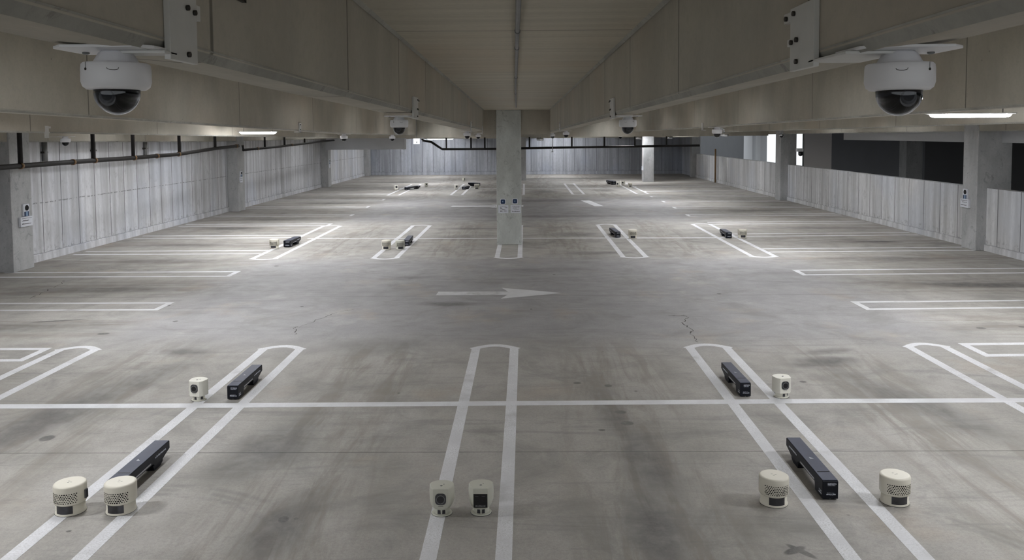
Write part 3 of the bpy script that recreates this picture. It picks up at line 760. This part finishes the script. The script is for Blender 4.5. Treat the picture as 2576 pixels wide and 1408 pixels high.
pipe('thinner black pipe beyond the second left column', [(-9.9, 26.9, 2.40), (-9.9, 26.95, 2.24), (-9.9, 30.8, 2.287), (-9.9, 36, 2.403), (-9.9, 39.8, 2.47)], .045,
     couplings=[(-9.9, 28.4, 2.26), (-9.9, 32.6, 2.33)], drops=[(-9.9, 29.2, 2.27), (-9.9, 31.6, 2.30), (-9.9, 34.5, 2.37)])
pf = [(-5.6, 42, 2.42), (-5.12, 42, 2.33), (-4.75, 42, 2.08), (-4.52, 42, 1.93), (-1.54, 42, 1.93), (-.24, 42, 1.955), (3, 42, 1.99), (9.5, 42, 2.05)]
t = pipe('black pipe crossing the whole width before the far wall', pf, .062, drops=[(-4.3, 42, 1.93), (-2.95, 42, 1.93), (-2.2, 42, 1.93), (.24, 42, 1.96), (2.55, 42, 1.985), (4.32, 42, 2.0), (5.98, 42, 2.02), (7.7, 42, 2.035)], droptop=3.85, droprad=.045)
for i, (yy, ww) in enumerate(((17.05, .055), (19.0, .045), (21.6, .05))):
    w = thing('wall_conduit', 'grey conduit dropping down the left wall behind the black pipe, %s from the camera' % ('first', 'second', 'third')[i], 'conduit', (XL + .05, yy, 2.2), 0, 'left wall conduits')
    MB().tube([(0, 0, 0), (0, 0, .45)], ww, 12).build('tube', MAT['conduit'], w)
    MB().box(-.05, .03, -.07, .07, .18, .22).build('clamp', MAT['screw'], w)
# conduit on the trough ceiling
t = thing('ceiling_conduit', 'thin galvanised conduit along the middle of the trough ceiling', 'conduit', (-.03, -2, 3.322))
MB().tube([(0.03, 0, 0), (0.01, 5.0, 0), (-.09, 12, 0), (-.155, 18.2, 0), (-.16, 18.6, -.005)], .0125, 12).build('tube', MAT['conduit'], t)
for yy in (3.5, 6.35, 7.2, 9.9, 13.0):
    xx = .03 - .004 * yy if yy < 5 else .01 - .1 * (yy - 5) / 7 if yy < 12 else -.09 - .0105 * (yy - 12)
    MB().tube([(xx, yy - .03, 0), (xx, yy + .03, 0)], .0165, 12).build('coupling', MAT['conduit'], t)
# rusty pipe on the right parapet
t = thing('standpipe', 'thin rusty pipe standing against the far right parapet', 'pipe', (10.44, 42.3, 0))
MB().tube([(0, 0, 0), (0, 0, 1.85)], .045, 10).build('tube', MAT['brass'], t)
MB().tube([(0.02, .12, .1), (0.02, .12, 1.2)], .02, 8).build('cable', MAT['screw'], t)
t = thing('hanging_cable', 'grey cable hanging from the small dome camera right of the pillar', 'cable', (.71, 19.85, 2.66))
MB().tube([(0, 0, 0), (.005, 0, -.15), (-.008, 0, -.27), (.004, 0, -.36)], .008, 8).build('cord', MAT['cable'], t)
MB().box(-.03, .02, -.015, .015, -.39, -.36).build('plug', MAT['cable'], t)
t = thing('black_bracket', 'small black L shaped clip on the beam face beside the upper left camera', 'bracket', (-.71, 1.80, 3.085))
MB().box(-.004, .006, 0, .16, 0, .004).box(-.004, .006, .155, .165, 0, .075).box(-.004, .006, 0, .16, .071, .075).build('frame', MAT['screw'], t)

# ------------------------------------------------------------------ signs
def scribble(mb, place, u0, u1, v, h, gap=.3, seed=1):
    """a line of unreadable small print: uneven dashes between u0 and u1 at height v"""
    r = random.Random(seed); u = u0
    while u < u1:
        w = r.uniform(.5, 1.6) * h
        if u + w > u1: w = u1 - u
        if w < h * .2: break
        dz = r.uniform(-.12, .12) * h; hh = h * r.uniform(.55, 1.0)
        place(mb, u, u + w, v + dz, v + dz + hh)
        u += w + h * gap * r.uniform(.5, 1.6)

def front(mb, u0, u1, v0, v1, y=-.004, th=.001):
    mb.box(u0, u1, y - th, y, v0, v1)

def rounded(w, h, r, n=5):
    pts = []
    for cx, cz, a0 in ((w - r, h - r, 0), (-w + r, h - r, 90), (-w + r, -h + r, 180), (w - r, -h + r, 270)):
        for i in range(n + 1):
            a = radians(a0 + 90 * i / n); pts.append((cx + r * cos(a), cz + r * sin(a)))
    return pts

def icon_sign(label, loc, rz, w=.07, group=None):
    t = thing('camera_sign', label, 'sign', loc, rz, group)
    MB().prism([(x, 0, z) for x, z in rounded(w, w, w * .42)], (0, -.02, 0)).build('frame', MAT['sign_white'], t)
    MB().prism([(x, -.0205, z) for x, z in rounded(w * .78, w * .78, w * .36)], (0, -.002, 0)).build('blue_panel', MAT['sign_blue'], t)
    MB().prism([(w * .2 * cos(a) - w * .05, -.023, w * .22 * sin(a) + w * .05) for a in [2 * pi * i / 14 for i in range(14)]], (0, -.001, 0)).build('pale_dot', MAT['sign_pale'], t)
    return t

def notice(label, loc, rz, w, h, rows, depth=.012, group=None, seed=3):
    t = thing('notice_board', label, 'notice', loc, rz, group)
    MB().box(-w / 2, w / 2, -depth, 0, -h / 2, h / 2).build('board', MAT['sign_white'], t, .002)
    m = MB()
    for i, (a, b, v, hh) in enumerate(rows):
        scribble(m, lambda q, u0, u1, v0, v1: front(q, u0, u1, v0, v1, -depth - .0004), a * w, b * w, v * h, hh * h, .25, seed + i)
    m.build('print', MAT['ink'], t)
    return t
icon_sign('left of two square blue camera signs on the central pillar', (-.558, 19.0, 1.073), 0, .07, 'pillar camera signs')
icon_sign('right of two square blue camera signs on the central pillar', (-.258, 19.0, 1.081), 0, .07, 'pillar camera signs')
notice('left of two white printed notices on the central pillar', (-.550, 19.0, .885), 0, .25, .195,
       [(-.28, .3, .33, .05), (-.3, -.15, .18, .07), (.15, .4, .18, .07), (-.28, -.1, .0, .13), (-.1, .2, -.06, .06), (-.3, -.05, -.29, .13), (.05, .38, -.27, .07)], group='pillar notices', seed=11)
notice('right of two white printed notices on the central pillar', (-.240, 19.0, .887), 0, .255, .2,
       [(-.33, .38, .33, .06), (-.3, .36, .16, .04), (-.28, .1, .06, .04), (-.2, .3, -.06, .03), (-.36, .4, -.32, .08)], group='pillar notices', seed=21)

def phone_sign(label, loc, rz, w=.1, h=.125, group='column camera plates'):
    t = thing('camera_plate', label, 'sign', loc, rz, group)
    MB().prism([(x, 0, z) for x, z in rounded(w, h, w * .2)], (0, -.03, 0)).build('plate', MAT['sign_white'], t)
    MB().prism([(w * .12 + w * .62 * cos(a), -.031, h * .35 + h * .46 * sin(a)) for a in [2 * pi * i / 24 for i in range(24)]], (0, -.006, 0)).build('lens', MAT['lens'], t)
    MB().box(-w * .75, w * .8, -.033, -.030, -h, -h * .25).build('blue_panel', MAT['sign_blue'], t)
    MB().box(-w * .2, w * .4, -.035, -.033, -h, -h * .2).build('pale_strip', MAT['sign_pale'], t)
    return t
phone_sign('camera plate on the nearest left wall column', (-10.37, 15.79, 1.235), radians(90), .095, .125)
notice('white notice under the camera plate on the nearest left wall column', (-10.37, 15.76, 1.0), radians(90), .38, .2, [(-.42, .42, .33, .05), (-.4, .2, .08, .1), (-.4, .35, -.25, .1)], .05, 'column notices', 31)
phone_sign('camera plate on the second left wall column', (-10.37, 27.90, 1.35), radians(90), .10, .10)
notice('white notice under the camera plate on the second left wall column', (-10.37, 27.89, 1.14), radians(90), .26, .2, [(-.4, .4, .2, .07), (-.4, .3, -.2, .07)], .03, 'column notices', 41)
phone_sign('camera plate on the third left wall column', (-10.37, 40.6, 1.33), radians(90), .12, .12)
notice('white notice under the camera plate on the third left wall column', (-10.37, 40.6, 1.1), radians(90), .26, .2, [(-.4, .4, .2, .07)], .03, 'column notices', 51)
phone_sign('camera plate on the nearest right parapet column', (10.34, 18.09, 1.28), radians(-90), .085, .115)
notice('white notice under the camera plate on the nearest right parapet column', (10.34, 18.07, 1.06), radians(-90), .33, .2, [(-.4, .4, .3, .07), (-.25, .35, .1, .06), (-.42, .3, -.25, .09)], .05, 'column notices', 61)
notice('small white notice on the side of the pale free standing pillar', (6.66, 43.6, .75), radians(-90), .3, .22, [(-.4, .4, .2, .07)], .05, 'column notices', 71)

# ------------------------------------------------------------------ things standing on the deck
def vent_unit(label, x, y, rz=0, sc=1.0, mat='cream', detail=True, rim=False, ry=.92, port=False, group='cream vent units'):
    t = thing('vent_unit', label, 'vent sensor unit', (x, y, 0), rz, group, sc)
    B = MAT[mat]
    top = [(.1115, .088), (.1115, .205)]
    top += ([(.108, .214), (.098, .2195), (.090, .2175), (.070, .2195)] if rim else [(.1095, .2125), (.104, .2175), (.095, .2195)])
    body = MB().lathe([(.098, .078), (.108, .081)] + top, 72, 0, 0, ry).build('upper_shell', B, t)
    MB().lathe([(.104, 0.0), (.106, .004), (.104, .012), (.0985, .016), (.0985, .084)], 72, 0, 0, ry).build('lower_shell', B, t)
    MB().lathe([(.1, -.0), (.107, .001), (.107, .0035), (.1, .004)], 48, 0, 0, ry).build('foot_ring', MAT['ring'], t)
    # dark window let into the lower front
    w = MB(); n = 14
    for (ra, off) in ((.0995, 0),):
        v = []
        for i in range(n + 1):
            a = radians(-90 - 36 + 72 * i / n)
            for r in (.094, .1003):
                for z in (.017, .0745): v.append((r * cos(a), r * ry * sin(a), z))
        f = []
        for i in range(n):
            k = i * 4
            f += [(k + 2, k + 6, k + 7, k + 3), (k, k + 1, k + 5, k + 4), (k + 1, k + 3, k + 7, k + 5), (k, k + 4, k + 6, k + 2)]
        f += [(0, 2, 3, 1), (n * 4, n * 4 + 1, n * 4 + 3, n * 4 + 2)]
        w.add(v, f, False)
    w.build('window', MAT['window'], t)
    g = MB(); rr = random.Random(int(abs(x * 100)))
    rows, cols = 6, 12
    for r_ in range(rows):
        for c_ in range(cols + (r_ % 2)):
            a = radians(-90 - 50 + 100 * (c_ + (0 if r_ % 2 else .5)) / cols)
            z = .101 + r_ * .0128
            s = .0045 * rr.uniform(.7, 1.2) * (1.0 if detail else 1.2)
            cx, cy = .1117 * cos(a), .1117 * ry * sin(a)
            tx, ty = -sin(a), cos(a)
            ring = [(cx + tx * s * 1.2 * cos(b), cy + ty * s * 1.2 * cos(b), z + s * sin(b)) for b in [2 * pi * i / 8 for i in range(8)]]
            g.prism(ring, (.0006 * cos(a), .0006 * sin(a), 0))
    g.build('vent_holes', MAT['hole'], t)
    if detail:
        mk = MB()
        for q in ((-.012, .012), (.012, -.004), (-.004, -.014)):
            mk.box(q[0] - .008, q[0] + .006, q[1] - .0016, q[1] + .0016, .2194, .2200)
        mk.build('top_mark', MAT['ink'], t)
    if port:
        MB().box(.1085, .122, -.012, .02, .10, .165).build('side_port', MAT['ring'], t, .003)
    return t
vent_unit('leftmost large cream vent unit standing on the near left line', -3.357, 5.49, 0, 1.0, 'cream', port=True)
vent_unit('large cream vent unit in front of the nearest left dark bar', -2.99, 5.50, 0, 1.0, 'cream')
vent_unit('large cream vent unit left of the nearest right dark bar', 1.834, 5.60, 0, .97, 'cream', rim=True)
vent_unit('rightmost large cream vent unit, beyond the near right line', 2.735, 5.61, 0, .97, 'cream', rim=True)
vent_unit('small cream vent unit left of the middle row bar, far left', -6.12, 18.57, 0, 1.03, 'cream', False)
vent_unit('small cream vent unit on the line left of the pillar', -3.345, 18.33, 0, 1.02, 'cream', False)
vent_unit('small greenish grey vent unit in front of a dark bar left of the pillar', -3.015, 18.33, .3, .98, 'cream_grey', False)
vent_unit('small cream vent unit right of the pillar beside a dark bar', 2.80, 20.05, 0, 1.03, 'cream', False)
vent_unit('small cream vent unit in the middle row, far right', 5.66, 20.03, 0, 1.03, 'cream', False)

def foot_print(k=1.0, kb=1.0):
    pts = [(-.052 * k, -.072), (.052 * k, -.072), (.076 * k, -.045), (.088 * k, .015)]
    pts += [(.088 * k * cos(a), .015 + .062 * kb * sin(a)) for a in [pi * i / 10 for i in range(1, 10)]]
    pts += [(-.088 * k, .015), (-.076 * k, -.045)]
    return pts

def lens_unit(label, x, y, rz=0, sc=1.0, mat='cream_lite', kind='lens', taper=False, far=False, group='cream camera units'):
    t = thing('camera_unit', label, 'camera unit', (x, y, 0), rz, group, sc)
    B = MAT[mat]
    def ring(k, z, dy=0): return [(px * k, py * k + dy, z) for px, py in foot_print()]
    if taper: prof = [(.70, .052), (.86, .066), (1.0, .095), (1.02, .15), (1.0, .200), (.95, .208)]
    else: prof = [(.96, .054), (1.0, .058), (1.0, .202), (.97, .207)]
    h = MB().loft([ring(k, z) for k, z in prof], False).build('head', B, t, .003)
    # stand: waisted drum on an oval plate
    MB().lathe([(.058, .008), (.056, .02), (.060, .056)], 40, 0, 0, .9).build('neck', B, t)
    MB().lathe([(.066, 0), (.073, .0015), (.074, .006), (.070, .010)], 56, 0, 0, .85).build('base_plate', B, t)
    MB().lathe([(.066, 0), (.0755, .0), (.0755, .0022), (.066, .003)], 48, 0, 0, .86).build('foot_ring', MAT['ring'], t)
    for a0 in ((-104, -72) if kind != 'lens' or taper else (-92, -30)):
        a = radians(a0); cx, cy = .0575 * cos(a), .0575 * .9 * sin(a)
        tx, ty = -sin(a), cos(a); wv = []
        for du, z in ((-.011, .018), (.011, .018), (.010, .046), (-.010, .046)):
            wv.append((cx + tx * du - cos(a) * .006, cy + ty * du - sin(a) * .006, z))
        MB().prism(wv, (cos(a) * .0095, sin(a) * .0095, 0)).build('stand_window', MAT['window'], t)
    fy = -.0725 if not taper else -.0738
    if kind == 'lens':
        bz = MB().prism([(px, fy + .004, pz + .135) for px, pz in rounded(.0385, .041, .026)], (0, -.006, 0)).build('bezel', MAT['ring'], t)
        MB().tube([(0, fy - .001, .135), (0, fy - .0075, .135)], .030, 32).build('lens_rim', MAT['conduit'], bz)
        MB().tube([(0, fy - .007, .135), (0, fy - .009, .135)], .0255, 32).build('lens_glass', MAT['lens'], bz)
        if not far:
            MB().box(-.018, .018, fy - .0012, fy + .001, .0835, .0855).build('maker_mark', MAT['ink'], t)
    else:
        w = MB().box(-.049, .049, fy - .002, fy + .006, .070, .168).build('screen', MAT['lens'], t, .001)
        MB().box(-.038, .038, fy - .003, fy - .0018, .075, .091).build('label_strip', MAT['ring'], w)
        m = MB(); scribble(m, lambda q, u0, u1, v0, v1: front(q, u0, u1, v0, v1, fy - .0031, .0004), -.034, .034, .079, .008, .25, 5)
        m.build('lettering', MAT['conduit'], w)
        for sx in (-.026, .022):
            MB().box(sx - .013, sx + .013, fy - .0027, fy - .0018, .150, .156).build('sensor_bar', MAT['ring'], w)
    if not far:
        MB().lathe([(.009, .2065), (.009, .2088), (.005, .2093)], 14, 0, -.02).build('top_knob', MAT['conduit'], t)
        MB().box(.012, .02, .0, .006, .2070, .2086).build('top_mark', MAT['ink'], t)
    return t
lens_unit('cream camera unit with round lens left of a dark bar, behind the near cross line', -3.418, 7.86, radians(-11), 1.05, 'cream_lite', 'lens')
lens_unit('cream camera unit with round lens right of a dark bar, behind the near cross line', 2.654, 7.90, radians(11), 1.05, 'cream_lite', 'lens')
lens_unit('greyish camera unit with round lens, front centre, standing on the line', -.62, 5.45, 0, 1.02, 'cream_grey', 'lens', True)
lens_unit('greyish unit with square black screen, front centre, inside the lines', -.335, 5.46, 0, 1.02, 'cream_grey', 'screen', True)

def bar_unit(label, x, y, rz=0, Lg=.8, sc=1.0, detail=True, W_=.116, side=1, group='dark bar units'):
    """x, y = middle of the near end; the bar runs away from the camera"""
    t = thing('bar_unit', label, 'barrier bar', (x, y, 0), rz, group, sc)
    w = W_ / 2
    prof = [(0, .009), (0, .142), (.012, .147), (Lg, .147), (Lg, .082), (Lg - .07, .062), (Lg - .12, .045), (Lg - .27, .040), (Lg - .30, .068), (.165, .070), (.15, .009)]
    MB().prism([(-w, yy, zz) for yy, zz in prof], (W_, 0, 0)).build('body', MAT['navy'], t, .004)
    MB().prism([(-w * .96, .006, .1465), (w * .96, .006, .1465), (w * .96, Lg - .006, .1465), (-w * .96, Lg - .006, .1465)], (0, 0, .0045)).build('top_cover', MAT['navy_top'], t, .002)
    f = MB().box(-w * .85, w * .6, .012, .09, 0, .02).build('foot', MAT['lens'], t, .002)
    f2 = MB().prism([(-w * .9, yy, zz) for yy, zz in ((Lg - .27, 0), (Lg - .29, .05), (Lg - .11, .06), (Lg - .12, .02), (Lg - .16, 0))], (W_ * .9, 0, 0)).build('foot', MAT['navy'], t, .003)
    MB().tube([(w * .0, .008, .010), (w * .0, .004, .010)], .006, 10).build('foot_bolt', MAT['chrome'], t)
    if detail:
        MB().box(-w * .75, w * .8, .145, .152, .1512, .1518).build('top_groove', MAT['lens'], t)
        MB().prism([(-.014, Lg * .47, .1512), (.016, Lg * .47, .1512), (.0, Lg * .49, .1512), (-.012, Lg * .51, .1512)], (0, 0, .0006)).build('top_chip', MAT['stripe'], t)
    # print on the near end
    m = MB(); k = w
    for (z, hh, a, b, sd) in ((.126, .0055, -.35, .78, 1), (.117, .0055, -.35, .78, 2), (.108, .0045, -.35, .6, 3), (.038, .010, -.5, .70, 4), (.052, .004, -.45, .5, 5)):
        scribble(m, lambda q, u0, u1, v0, v1: front(q, u0, u1, v0, v1, -.0002, .0007), a * k, b * k, z, hh, .18, sd + int(x * 7))
    m.build('end_lettering', MAT['letter'], t)
    # print and stripe on the side turned to the camera
    s = side
    def sidebox(q, u0, u1, v0, v1): q.box(min(s * w, s * (w + .0008)), max(s * w, s * (w + .0008)), u0, u1, v0, v1)
    m = MB(); sidebox(m, .17, .46 * Lg / .8, .080, .092)
    m.build('side_stripe', MAT['stripe'], t)
    m = MB()
    scribble(m, sidebox, Lg - .26, Lg - .07, .100, .016, .2, 9); scribble(m, sidebox, .02, .075, .035, .014, .2, 10); scribble(m, sidebox, .02, .07, .055, .008, .2, 12)
    m.build('side_lettering', MAT['letter'], t)
    return t
bar_unit('long dark navy bar behind the two large cream units, near left', -3.117, 5.64, radians(.4), .79, 1.0, True, .125, 1)
bar_unit('long dark navy bar between the two large cream units, near right', 2.268, 5.635, radians(-.4), .82, 1.0, True, .118, -1)
bar_unit('long dark navy bar behind the near cross line, left', -3.06, 7.85, 0, .74, 1.0, True, .116, 1)
bar_unit('long dark navy bar behind the near cross line, right', 2.279, 7.89, radians(1), .73, 1.0, True, .112, -1)
bar_unit('small dark bar at the far left of the middle row', -5.86, 18.72, radians(-2), .72, 1.1, False, .16, 1)
bar_unit('small dark bar left of the pillar, behind a greenish unit', -2.94, 18.85, radians(2), .85, 1.0, False, .14, 1)
bar_unit('small dark bar just right of the pillar in the middle row', 2.43, 20.15, radians(4), .85, 1.05, False, .135, -1)
bar_unit('small dark bar at the right of the middle row', 5.29, 19.95, radians(-2), .72, 1.05, False, .145, -1)

# far row: tiny pieces
lens_unit('tiny cream camera unit, far row, left end', -6.36, 37.7, .4, 1.3, 'cream_lite', 'lens', False, True, group='far row camera units')
bar_unit('tiny dark blue bar in the far row, left end', -5.88, 37.9, radians(-20), 1.25, 1.0, False, .22, 1, 'far row bars')
lens_unit('tiny pale unit at the back tip of the far left bar', -5.2, 40.3, .2, 1.0, 'cream_grey', 'lens', False, True, group='far row camera units')
lens_unit('tiny cream camera unit, far row, left of the pillar', -3.42, 38.0, .3, 1.2, 'cream_lite', 'lens', False, True, group='far row camera units')
bar_unit('tiny dark bar lying right behind the far cream unit left of the pillar', -3.06, 38.1, radians(-14), .8, .9, False, .20, 1, 'far row bars')
bar_unit('tiny dark bar standing crosswise left of the pillar, far row', -2.45, 40.3, radians(50), .55, 1.2, False, .2, 1, 'far row bars')
vent_unit('tiny dark topped unit nearest the pillar in the far row', -2.42, 38.3, 0, 1.2, 'cream_grey', False, group='far row vent units')
lens_unit('tiny pale piece alone behind the far row, left of the pillar', -3.6, 44.8, 1.0, 1.0, 'cream_grey', 'lens', False, True, group='far row camera units')
bar_unit('tiny dark bar in the far row, right end', 4.72, 41.0, radians(12), .7, 1.3, False, .2, -1, 'far row bars')
lens_unit('tiny cream camera unit in front of the far right bar', 4.78, 39.6, -.5, 1.1, 'cream_lite', 'lens', False, True, group='far row camera units')
lens_unit('tiny cream camera unit, left of a pair at the far right', 5.15, 40.5, -.4, 1.1, 'cream_lite', 'lens', False, True, group='far row camera units')
vent_unit('tiny cream vent unit, right of a pair at the far right', 5.36, 39.3, 0, .95, 'cream', False, group='far row vent units')
